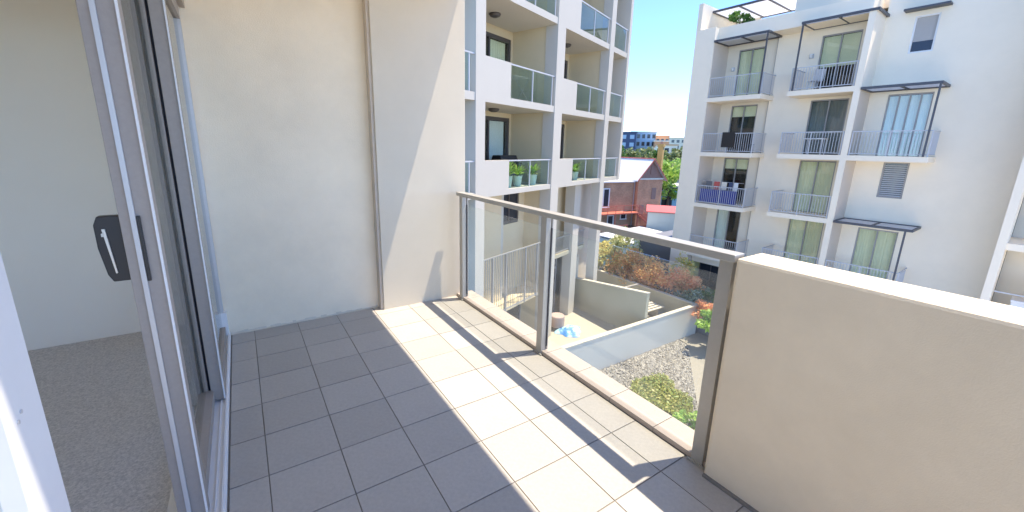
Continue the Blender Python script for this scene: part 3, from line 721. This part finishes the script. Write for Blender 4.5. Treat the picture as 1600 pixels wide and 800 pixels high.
for i, (u, z, lab) in enumerate(((.35, FL[4] + 1.6, 'small white wall lamp on the top left barred balcony'), (4.02, FL[4] + 1.7, 'small white wall lamp on the top right barred balcony'))):
    pl = thing('wall_lamp', lab, 'lamp', rp(u, WP + (.119 if i == 0 else -.001), z), RRZ)
    B(-.09, .09, -.05, 0, -.1, .1).build('back_plate', 'rail', pl); MB().lathe([(.05, -.08), (.07, 0), (.05, .08)], (0, -.1, 0), 12).build('lamp_shade', 'alu_white', pl)
for i, (u, z, lab, w_) in enumerate(((12.5, -4.3, 'lower white storage box on the far right balcony', 1.0), (12.75, -3.55, 'upper white storage box on the far right balcony', .7))):
    bx = thing('storage_box', lab, 'box', rp(u, .9, z), RRZ)
    B(-w_ / 2, w_ / 2, -.35, .35, 0, .62).build('body', 'alu_white', bx, .02); B(-w_ / 2 - .02, w_ / 2 + .02, -.37, .37, .621, .70).build('lid', 'alu_white', bx, .01)
bush('shrub', 'leafy green bushes on the roof terrace of the opposite block', rp(.55, 1.3, 7.862), (.9, .35, .42), 'L_green', 77, 500, .09, cat='shrub')

# ------------------------------------------------------------------ terrace below
TZ = -6.9
struct(B(6.0, 18.2, 10.62, 22.0, TZ - .3, TZ).build('terrace_floor', 'pave'))
tp = thing('terrace_parapet', 'low pale parapet with cream capping round the courtyard terrace below', 'wall', (18.2, 10.45, TZ))
def TB(x0, x1, y0, y1, z0, z1): return B(x0 - 18.2, x1 - 18.2, y0 - 10.45, y1 - 10.45, z0 - TZ, z1 - TZ)
TB(7.5, 18.32, 10.40, 10.56, -7.45, -5.90).build('front_wall', 'band', tp)
TB(7.5, 18.35, 10.38, 10.585, -5.90, -5.85).build('capping', 'cap', tp)
TB(18.16, 18.32, 10.56, 21.0, -7.35, -5.90).build('side_wall', 'tan', tp)
TB(18.14, 18.35, 10.585, 21.0, -5.90, -5.851).build('capping', 'cap', tp)
dv = thing('dividing_wall', 'tan dividing wall with stepped cream top across the terrace', 'wall', (14.57, 10.65, TZ))
pts = [(10.66, TZ), (10.66, -4.70), (15.30, -5.32), (15.30, -4.10), (19.0, -4.25), (19.0, TZ)]
MB().prism([(a - 10.65, b - TZ) for a, b in pts], 'x', 0, .18).build('wall', 'tan', dv)
cp = MB()
for (a, b) in (((10.64, -4.70), (15.30, -5.32)), ((15.28, -4.10), (19.0, -4.25))):
    cp.prism([(a[0] - 10.65, a[1] - TZ + .001), (b[0] - 10.65, b[1] - TZ + .001), (b[0] - 10.65, b[1] - TZ + .05), (a[0] - 10.65, a[1] - TZ + .05)], 'x', -.02, .20)
cp.build('capping', 'cap', dv)
B(-.02, .20, 4.60, 4.65, -5.31 - TZ, -4.11 - TZ).build('end_capping', 'cap', dv)
bn = thing('slatted_bench', 'timber slatted bench tucked in the terrace corner behind the dividing wall', 'bench', (16.4, 12.6, TZ))
for i in range(7): B(-1.2, 1.3, -.75 + i * .22, -.62 + i * .22, .50, .55).build('slat', 'cap', bn)
for x in (-.9, .9): B(x - .05, x + .05, -.7, .7, 0, .42).build('leg', 'gframe', bn)
for i in range(3): B(-1.2, 1.5, 1.1, 1.14, .55 + i * .3, .60 + i * .3).build('back_slat', 'grey_side', bn)
ds = thing('drum_stool', 'brown drum shaped stool on the sunny terrace', 'stool', (11.99, 13.56, TZ))
MB().lathe([(.33, .16), (.34, .2), (.34, .66), (.31, .69)], n=24).build('body', 'drum', ds, smooth=False)
MB().lathe([(.32, 0), (.33, .02), (.33, .10), (.30, .15)], n=24).build('base', 'dframe', ds)
# crumpled blue cover
m, n_, l_, b_ = nmat('blue_white_cover'); b_.inputs['Roughness'].default_value = .5
tc = n_.new('ShaderNodeTexCoord'); vz = n_.new('ShaderNodeTexNoise'); vz.inputs['Scale'].default_value = 3.2; vz.inputs['Detail'].default_value = 3; cr = n_.new('ShaderNodeValToRGB')
cr.color_ramp.elements[0].position = .42; cr.color_ramp.elements[0].color = (.05, .22, .55, 1); cr.color_ramp.elements[1].position = .56; cr.color_ramp.elements[1].color = (.45, .70, .80, 1)
l_.new(tc.outputs['Object'], vz.inputs['Vector']); l_.new(vz.outputs['Fac'], cr.inputs['Fac']); l_.new(cr.outputs['Color'], b_.inputs['Base Color'])
MT['cover'] = m
mb = MB(); N, RG = 40, 12
for r_ in range(RG + 1):
    for k in range(N):
        a = 2 * math.pi * k / N; rr = (r_ / RG)
        R0 = .66 * (1 + .16 * math.sin(3 * a + .5) + .08 * math.sin(7 * a))
        x, y_ = R0 * rr * math.cos(a), R0 * rr * math.sin(a) * .85
        z = (1 - rr ** 2.2) * .22 + .10 * noise.noise(Vector((x * 4, y_ * 4, 1.3))) * (1 - rr ** 4) + .012
        mb.v.append((x, y_, max(z, .006)))
for r_ in range(RG):
    for k in range(N):
        j = (k + 1) % N; mb.f.append((r_ * N + k, r_ * N + j, (r_ + 1) * N + j, (r_ + 1) * N + k))
o = mb.build('crumpled_cover', 'cover', None, smooth=True); o.location = (12.25, 13.0, TZ)
tag(o, 'crumpled blue and white plastic cover lying beside the drum stool', 'cover')

# ------------------------------------------------------------------ ground level
GZ = -7.35
struct(B(-60, 1500, -900, 1500, -11.0, -9.3).build('ground', 'asphalt'))
struct(B(1.95, 21.9, -40, 3.6, GZ - 2, GZ - .06).build('courtyard', 'bounce_court'))  # unseen pale paving, added as a reflector to fill the shade
struct(B(1.95, 21.95, 3.6, 10.37, GZ - 2, GZ - .08).build('garden_bed', 'gravelbed'))
struct(MB().prism([(17.0, 10.36), (16.9, 9.9), (12.0, 6.2), (12.0, 3.62), (18.5, 3.62), (18.5, 10.36)], 'z', GZ - .079, GZ - .02).build('path', 'path'))
def on_path(x, y_): return x > 12.0 and y_ < 6.2 + (x - 12.0) * 3.7 / 4.9
rng = random.Random(21)
mb = MB()
for _ in range(14000):
    x, y_ = rng.uniform(8.0, 16.9), rng.uniform(6.0, 10.38); s = rng.uniform(.035, .075)
    if on_path(x, y_): continue
    i = len(mb.v); z = GZ - .06 + rng.uniform(0, .03)
    q = [Vector((1, 0, 0)), Vector((0, 1, 0)), Vector((-1, 0, 0)), Vector((0, -1, 0)), Vector((0, 0, .7)), Vector((0, 0, -.6))]
    ro = Matrix.Rotation(rng.uniform(0, 6.28), 3, 'Z') @ Matrix.Rotation(rng.uniform(-.5, .5), 3, 'X')
    for v in q:
        p = ro @ (v * s * rng.uniform(.75, 1.2)); mb.v.append((x + p.x, y_ + p.y, z + p.z))
    for a, b in ((0, 1), (1, 2), (2, 3), (3, 0)): mb.f += [(i + a, i + b, i + 4), (i + b, i + a, i + 5)]
o = stuff(mb.build('gravel', 'stone')); o['label'] = 'pale grey gravel covering the garden bed below the parapet'; o['category'] = 'gravel'
rng = random.Random(22)
def gc(rng):
    x = rng.uniform(9.5, 14.6); y_ = rng.uniform(5.2, 9.4) 
    k = noise.noise(Vector((x * .7, y_ * .7, 3)))
    while on_path(x - .1, y_) or k < -.25 + .9 * max(0, math.hypot(x - 12.4, (y_ - 7.9) * 1.2) - .9):
        x = rng.uniform(9.5, 14.6); y_ = rng.uniform(5.2, 9.4); k = noise.noise(Vector((x * .7, y_ * .7, 3)))
    return (x, y_, GZ - .04 + rng.uniform(0, .20) * rng.random())
o = stuff(leaves(rng, 6500, gc, .06).build('groundcover', 'L_ground')); o['label'] = 'yellow green groundcover spreading over the gravel'; o['category'] = 'groundcover'
# planter with shrubs past the parapet corner
PZ = -6.38
pl = thing('planter', 'dark planter box running past the terrace parapet corner', 'planter', (19.6, 10.0, GZ - .08))
B(-1.0, 1.1, -3.2, 11, -.3, PZ - GZ + .08).build('box', 'garage', pl); B(-.9, 1.0, -3.1, 10.9, PZ - GZ + .081, PZ - GZ + .10).build('soil', 'gravelbed', pl)
gp = 'shrubs in the planter behind the terrace'
specs = [
 ('pink orange shrub in the middle of the planter row', (19.2, 13.5), (1.0, 1.15, .85), 'L_orange', 1500, .07),
 ('rusty orange shrub left of the middle of the planter row', (19.2, 15.4), (1.0, 1.15, .9), 'L_orange', 1400, .07),
 ('coral tipped shrub nearest the dome shaped yellow bush', (19.3, 12.1), (.85, .85, .72), 'L_red', 1200, .065),
 ('rounded yellow green bush behind the coral shrub', (20.35, 12.9), (.55, .55, .95), 'L_yellow', 900, .06),
 ('golden shrub at the left end of the planter row', (19.2, 17.3), (1.0, 1.1, .95), 'L_yellow', 1300, .08),
 ('pale olive spiky shrub rising above the golden shrub', (20.2, 17.0), (.9, .9, 1.25), 'L_olive', 1100, .09),
 ('silver leaved shrub at the parapet corner', (19.3, 11.2), (.75, .7, .50), 'L_silver', 900, .10),
 ('dark green shrub just past the parapet corner', (19.5, 10.3), (.7, .6, .45), 'L_green', 800, .09),
 ('small red shrub below the parapet corner', (18.3, 9.9), (.6, .6, .42), 'L_red', 900, .06),
 ('bright green shrub at the near end of the planter', (17.2, 8.9), (.65, .6, .45), 'L_bright', 800, .09),
 ('light green shrub at the far left behind the golden shrub', (19.6, 19.2), (1.0, 1.0, .95), 'L_bright', 1000, .08),
]
for i, (lab, (x, y_), r, mm, n, sz) in enumerate(specs):
    bush('shrub', lab, (x, y_, PZ - .05), tuple(c * 1.12 for c in r), mm, 40 + i, int(n * 1.7), sz * 1.1, gp, clumps=20)
bush('shrub', 'bright green low shrub seen through the glass beside the last post', (11.3, 6.1, GZ - .1), (.6, .55, .4), 'L_bright', 91, 900, .08)
bush('shrub', 'pale green shrub under the glass panel on the garden bed', (9.6, 7.0, GZ - .1), (.7, .6, .3), 'L_silver', 92, 700, .07)
# glass fence behind the shrubs
gf = thing('glass_fence', 'frameless clear glass fence behind the orange shrubs', 'fence', (20.8, 12.0, PZ))
yy = 9.0
while yy < 17.5:
    B(-.006, .006, yy - 12.0, yy + 1.68 - 12.0, -.2, 1.0 + .05).build('glass_panel', 'glass_far', gf); yy += 1.7

# ------------------------------------------------------------------ brick house beyond
def dirp(px, py, dist):  # helper for placing far things by compass bearing
    a = math.radians(px); return (dist * math.cos(a), dist * math.sin(a), py)
hs = thing('brick_house', 'old red brick house with white metal gable roof beyond the terrace', 'house', (46.79, 37.56, -9.2), math.atan2(-0.73, 4.32))
HZ = 9.2
B(0, 4.4, 0, 16, 0, HZ - 2.5).build('wall', 'brick', hs)
B(-.12, 4.52, -.10, -.001, HZ - 2.62, HZ - 2.42).build('cornice', 'rcream', hs)
MB().prism([(0.02, HZ - 2.499), (4.38, HZ - 2.499), (2.2, HZ + .2)], 'y', .02, 15.9).build('gable', 'gable', hs)
rf = MB()
for sgn in (-1, 1):
    a = (2.2, HZ + .28); e = (2.2 + sgn * 2.62, HZ - 2.72); t = .12
    rf.prism([a, e, (e[0], e[1] - t), (a[0], a[1] - t - .02)] if sgn > 0 else [a, (a[0], a[1] - t - .02), (e[0], e[1] - t), e], 'y', -.35, 16.2)
r = rf.build('roof', 'roofw', hs)
B(2.05, 2.35, -.38, 16.2, HZ + .22, HZ + .34).build('ridge_cap', 'redroof', r)
for sgn in (-1, 1):
    MB().prism([(2.2, HZ + .32), (2.2 + sgn * 2.66, HZ - 2.68), (2.2 + sgn * 2.66, HZ - 2.90), (2.2, HZ + .10)], 'y', -.40, -.351).build('barge_board', 'redsteel', r)
B(2.0, 2.5, -.05, .019, HZ - 1.9, HZ - .9).build('gable_vent', 'gable', hs)
B(-7.5, -.01, .6, 12, 0, HZ - 3.0).build('wing_wall', 'bbrick', hs)
MB().prism([(.3, HZ - 2.99), (.3, HZ - 2.85), (8, HZ - 2.2), (8, HZ - 2.4)], 'x', -7.7, -.3).build('wing_roof', 'roofw', hs)
for x, z0, z1 in ((-4.9, 2.9, 5.45), (-7.0, 3.1, 5.4), (-3.9, -.2, 1.7), (-1.7, 1.1, 2.2)):
    w = MB().box(x - .55, x - .42, .5, .598, z0, z1).box(x + .42, x + .55, .5, .598, z0, z1).box(x - .42, x + .42, .5, .598, z1 - .13, z1).box(x - .6, x + .6, .45, .598, z0 - .12, z0).build('window', 'alu_white', hs)
    B(x - .42, x + .42, .57, .597, z0, z1 - .13).build('pane', 'winfar', w)
for x, z0, z1 in ((.9, 1.2, 3.0), (2.9, 3.8, 5.4)):
    w = B(x - .4, x + .4, -.04, -.001, z0, z1).build('window', 'gable', hs)
MB().tube((-.2, .5, 0), (-.2, .5, HZ - 3.0), .07, 8).build('downpipe', 'pipe', hs)
fe = thing('fire_escape', 'red painted steel fire escape on the brown brick wing', 'staircase', (46.79, 37.56, -9.2), math.atan2(-0.73, 4.32))
def deck(x0, x1, y0, y1, z):
    B(x0, x1, y0, y1, z, z + .14).build('deck', 'redsteel', fe)
    m_ = MB().box(x0, x1, y0, y0 + .05, z + 1.15, z + 1.22).box(x0, x1, y0, y0 + .04, z + .6, z + .65)
    n = int((x1 - x0) / 1.2)
    for i in range(n + 1):
        x = x0 + (x1 - x0 - .06) * i / n; m_.box(x, x + .06, y0 + .002, y0 + .05, z + .14, z + 1.15)
    m_.build('guard_rail', 'redsteel', fe)
    for x in (x0 + .1, (x0 + x1) / 2, x1 - .2): B(x, x + .12, y0 + .06, y0 + .18, 0, z).build('post', 'redsteel', fe)
deck(-8.5, -.4, -1.2, .55, 2.05); deck(-8.5, -2.4, -1.4, .55, -.6)
st_ = MB()
for dx in (0, .9):
    st_.prism([(-.4 , 2.2), (2.6, .1), (2.6, -.12), (-.4, 1.95)], 'y', -1.2 + dx, -1.12 + dx)
    st_.prism([(-.4, 3.2), (2.6, 1.1), (2.6, 1.02), (-.4, 3.1)], 'y', -1.2 + dx, -1.15 + dx)
st_.build('stringer', 'redsteel', fe)
for i in range(9):
    x = -.3 + i * .33; B(x, x + .28, -1.1, -.32, 2.0 - i * .23, 2.05 - i * .23).build('tread', 'redsteel', fe)
bal = MB()
for i in range(8): bal.box(-.2 + i * .2, -.15 + i * .2, -1.4, -1.35, -.5, 2.0)
bal.build('cage_bars', 'redsteel', fe)
# yard roofs, walls and sheds between
def shed(name, label, cat, loc, rz, w, d, h, mw, mr, slope=.3):
    t = thing(name, label, cat, loc, rz)
    B(-w / 2, w / 2, -d / 2, d / 2, 0, h).build('wall', mw, t)
    MB().prism([(-d / 2 - .2, h + .001), (-d / 2 - .2, h + .08), (d / 2 + .2, h + .08 + slope), (d / 2 + .2, h + slope)], 'x', -w / 2 - .2, w / 2 + .2).build('roof', mr, t)
    return t
shed('awning_roof', 'white flat awning roof in the yard below the fire escape', 'shed', (29.6, 23.9, -8.9), .15, 4.4, 4.0, 2.5, 'palewall', 'roofw', .2)
shed('awning_roof', 'small grey white roof between the awning and the pale panelled shed', 'shed', (34.5, 26.3, -8.9), .1, 3.2, 3.0, 2.0, 'garage', 'roofw', .2)
ps = shed('panel_shed', 'pale green panelled shed with red roof beside the opposite block', 'shed', (38.8, 27.3, -9.2), math.radians(-52), 3.4, 3.0, 4.2, 'palewall', 'redroof', .3)
for i in range(3):
    for k in range(3): B(-1.68 + i * 1.13, -1.68 + i * 1.13 + 1.10, -1.52, -1.501, 1.0 + k * 1.05, 1.0 + k * 1.05 + 1.02).build('panel', 'palewall', ps)
ts = shed('teal_shop', 'teal painted shop with white roof behind the brick house', 'shop', (67.5, 46.5, -9.4), math.radians(-40), 8, 6, 4.6, 'teal', 'roofw', 1.4)
for x in (-2.4, 0.6): B(x, x + 1.8, -3.06, -3.001, 1.0, 2.6).build('window', 'winfar', ts)
B(-4.1, 4.1, -3.5, -3.07, 3.9, 4.4).build('awning', 'dframe', ts)
ch = thing('chimney', 'tall ochre brick chimney behind the gable of the brick house', 'chimney', (60.4, 44.5, -9.0), .3)
B(-.4, .4, -.4, .4, 0, 11.0).build('shaft', 'chim', ch); B(-.5, .5, -.5, .5, 11.0, 11.45).build('cap', 'chim', ch)
for x in (-.2, .2): MB().tube((x, 0, 11.45), (x, 0, 11.9), .12, 8).build('pot', 'gable', ch)

# hillside
hb = MB(); N1, N2 = 26, 22
for i in range(N1 + 1):
    a = math.radians(20 + 40 * i / N1)
    for k in range(N2 + 1):
        d = 78 + (1400 - 78) * (k / N2) ** 2.2
        h = -9.4 + 8.5 * min(1, max(0, (d - 85) / 75)) + .012 * max(0, d - 160) + 1.2 * noise.noise(Vector((d * .03, a * 20, 0)))
        h = min(h, 6.5)
        hb.v.append((d * math.cos(a), d * math.sin(a), h))
for i in range(N1):
    for k in range(N2): q = i * (N2 + 1) + k; hb.f.append((q, q + N2 + 1, q + N2 + 2, q + 1))
struct(hb.build('hill', 'hill', None, smooth=True))
def block(label, loc, rz, w, d, h, mw, rows, cols, ww, wh, mroof='rwhite', mat_w='winfar', balc=None):
    t = thing('apartment_block', label, 'building', loc, rz)
    B(-w / 2, w / 2, 0, d, 0, h).build('wall', mw, t)
    B(-w / 2 - .3, w / 2 + .3, -.3, d + .3, h, h + .35).build('roof', mroof, t)
    me = B(-ww / 2, ww / 2, -.06, -.001, -wh / 2, wh / 2).mesh('window', mat_w)
    for r_ in range(rows):
        for c in range(cols):
            o = link('window', me, t); o.location = (-w / 2 + w * (c + .5) / cols, 0, h - (r_ + .55) * 2.9)
        if balc: B(-w / 2 - .1, w / 2 + .1, -.9, -.07, h - (r_ + 1) * 2.9, h - (r_ + 1) * 2.9 + .7).build('balcony_front', balc, t)
    return t
F3 = math.radians(-50)
block('navy clad apartment block at the left end of the hilltop', (129.0, 110.5, -4), F3, 6.0, 9, 11.8, 'navy', 4, 2, 1.6, 1.5, 'navy', 'sbl')
block('pale blue apartment block in the middle of the hilltop', (136.0, 108.8, -4), F3, 9.5, 10, 12.2, 'sbl', 4, 5, 1.1, 1.5, 'rwhite', 'winfar')
block('small orange fronted block at the right end of the hilltop', (140.0, 103.0, -4), F3, 5.0, 8, 10.6, 'orange', 3, 3, 1.0, 1.3, 'orange', 'winfar', 'rwhite')
block('white block with balconies lower on the hillside by the chimney', (121.5, 87.3, -6), F3, 6.5, 9, 9.0, 'rwhite', 3, 3, 1.3, 1.4, 'orange', 'winfar', 'rcream')
block('pale distant block half hidden by trees on the far right', (190.0, 130.5, -2), F3, 12.0, 9, 9.5, 'rcream', 3, 5, 1.3, 1.4)
block('terracotta block just left of the white hillside block', (133.0, 98.0, -6), F3, 5.0, 8, 10.5, 'orange', 3, 2, 1.0, 1.3, 'rwhite', 'winfar', 'rwhite')
rng = random.Random(99)
TLAB = ['leftmost hillside tree, touching the edge of the white block', 'second hillside tree from the left, under the navy block', 'third hillside tree from the left, below the navy block', 'hillside tree just left of the pale blue block', 'hillside tree in front of the pale blue block, left of its middle', 'hillside tree below the middle of the pale blue block', 'hillside tree below the right end of the pale blue block', 'hillside tree below the orange fronted block', 'hillside tree directly left of the ochre chimney', 'bright green tree directly right of the ochre chimney', 'bright green tree beside the edge of the opposite block, above the teal shop', 'bright green tree half hidden by the opposite block, above the pale shed', 'tree almost wholly hidden by the opposite block', 'hillside tree right behind the ochre chimney, below the white block', 'distant olive tree under the far pale block', 'most distant tree on the right, at the edge of the opposite block']
TL = [(43.2, 92, 'olive'), (42.4, 100, 'green'), (41.6, 92, 'yellow green'), (40.9, 104, 'green'), (40.2, 94, 'olive'), (39.5, 108, 'green'), (38.7, 98, 'olive'), (38.0, 112, 'green'), (37.2, 100, 'yellow green'), (35.7, 84, 'bright green'), (34.9, 78, 'bright green'), (34.2, 92, 'bright green'), (33.4, 84, 'green'), (36.3, 118, 'green'), (35.2, 140, 'olive'), (34.0, 150, 'green')]
for i, (a, d, c) in enumerate(TL):
    a_ = math.radians(a); zb = -9.4 + 8.5 * min(1, max(0, (d - 85) / 75)) - .3
    top = {0: 1.2, 1: 1.6}.get(i % 2, 1.2) - (2.2 if a < 36 and d < 95 else 0)
    h_ = max(4.5, top - zb + rng.uniform(-.6, .6))
    tree('hillside_tree', TLAB[i], (d * math.cos(a_), d * math.sin(a_), zb), h_, rng.uniform(2.4, 3.4), 'L_far' if c in ('green', 'olive') else ('L_green' if c == 'yellow green' else 'L_bright'), 300 + i, 900, .36, 'trees on the hillside')
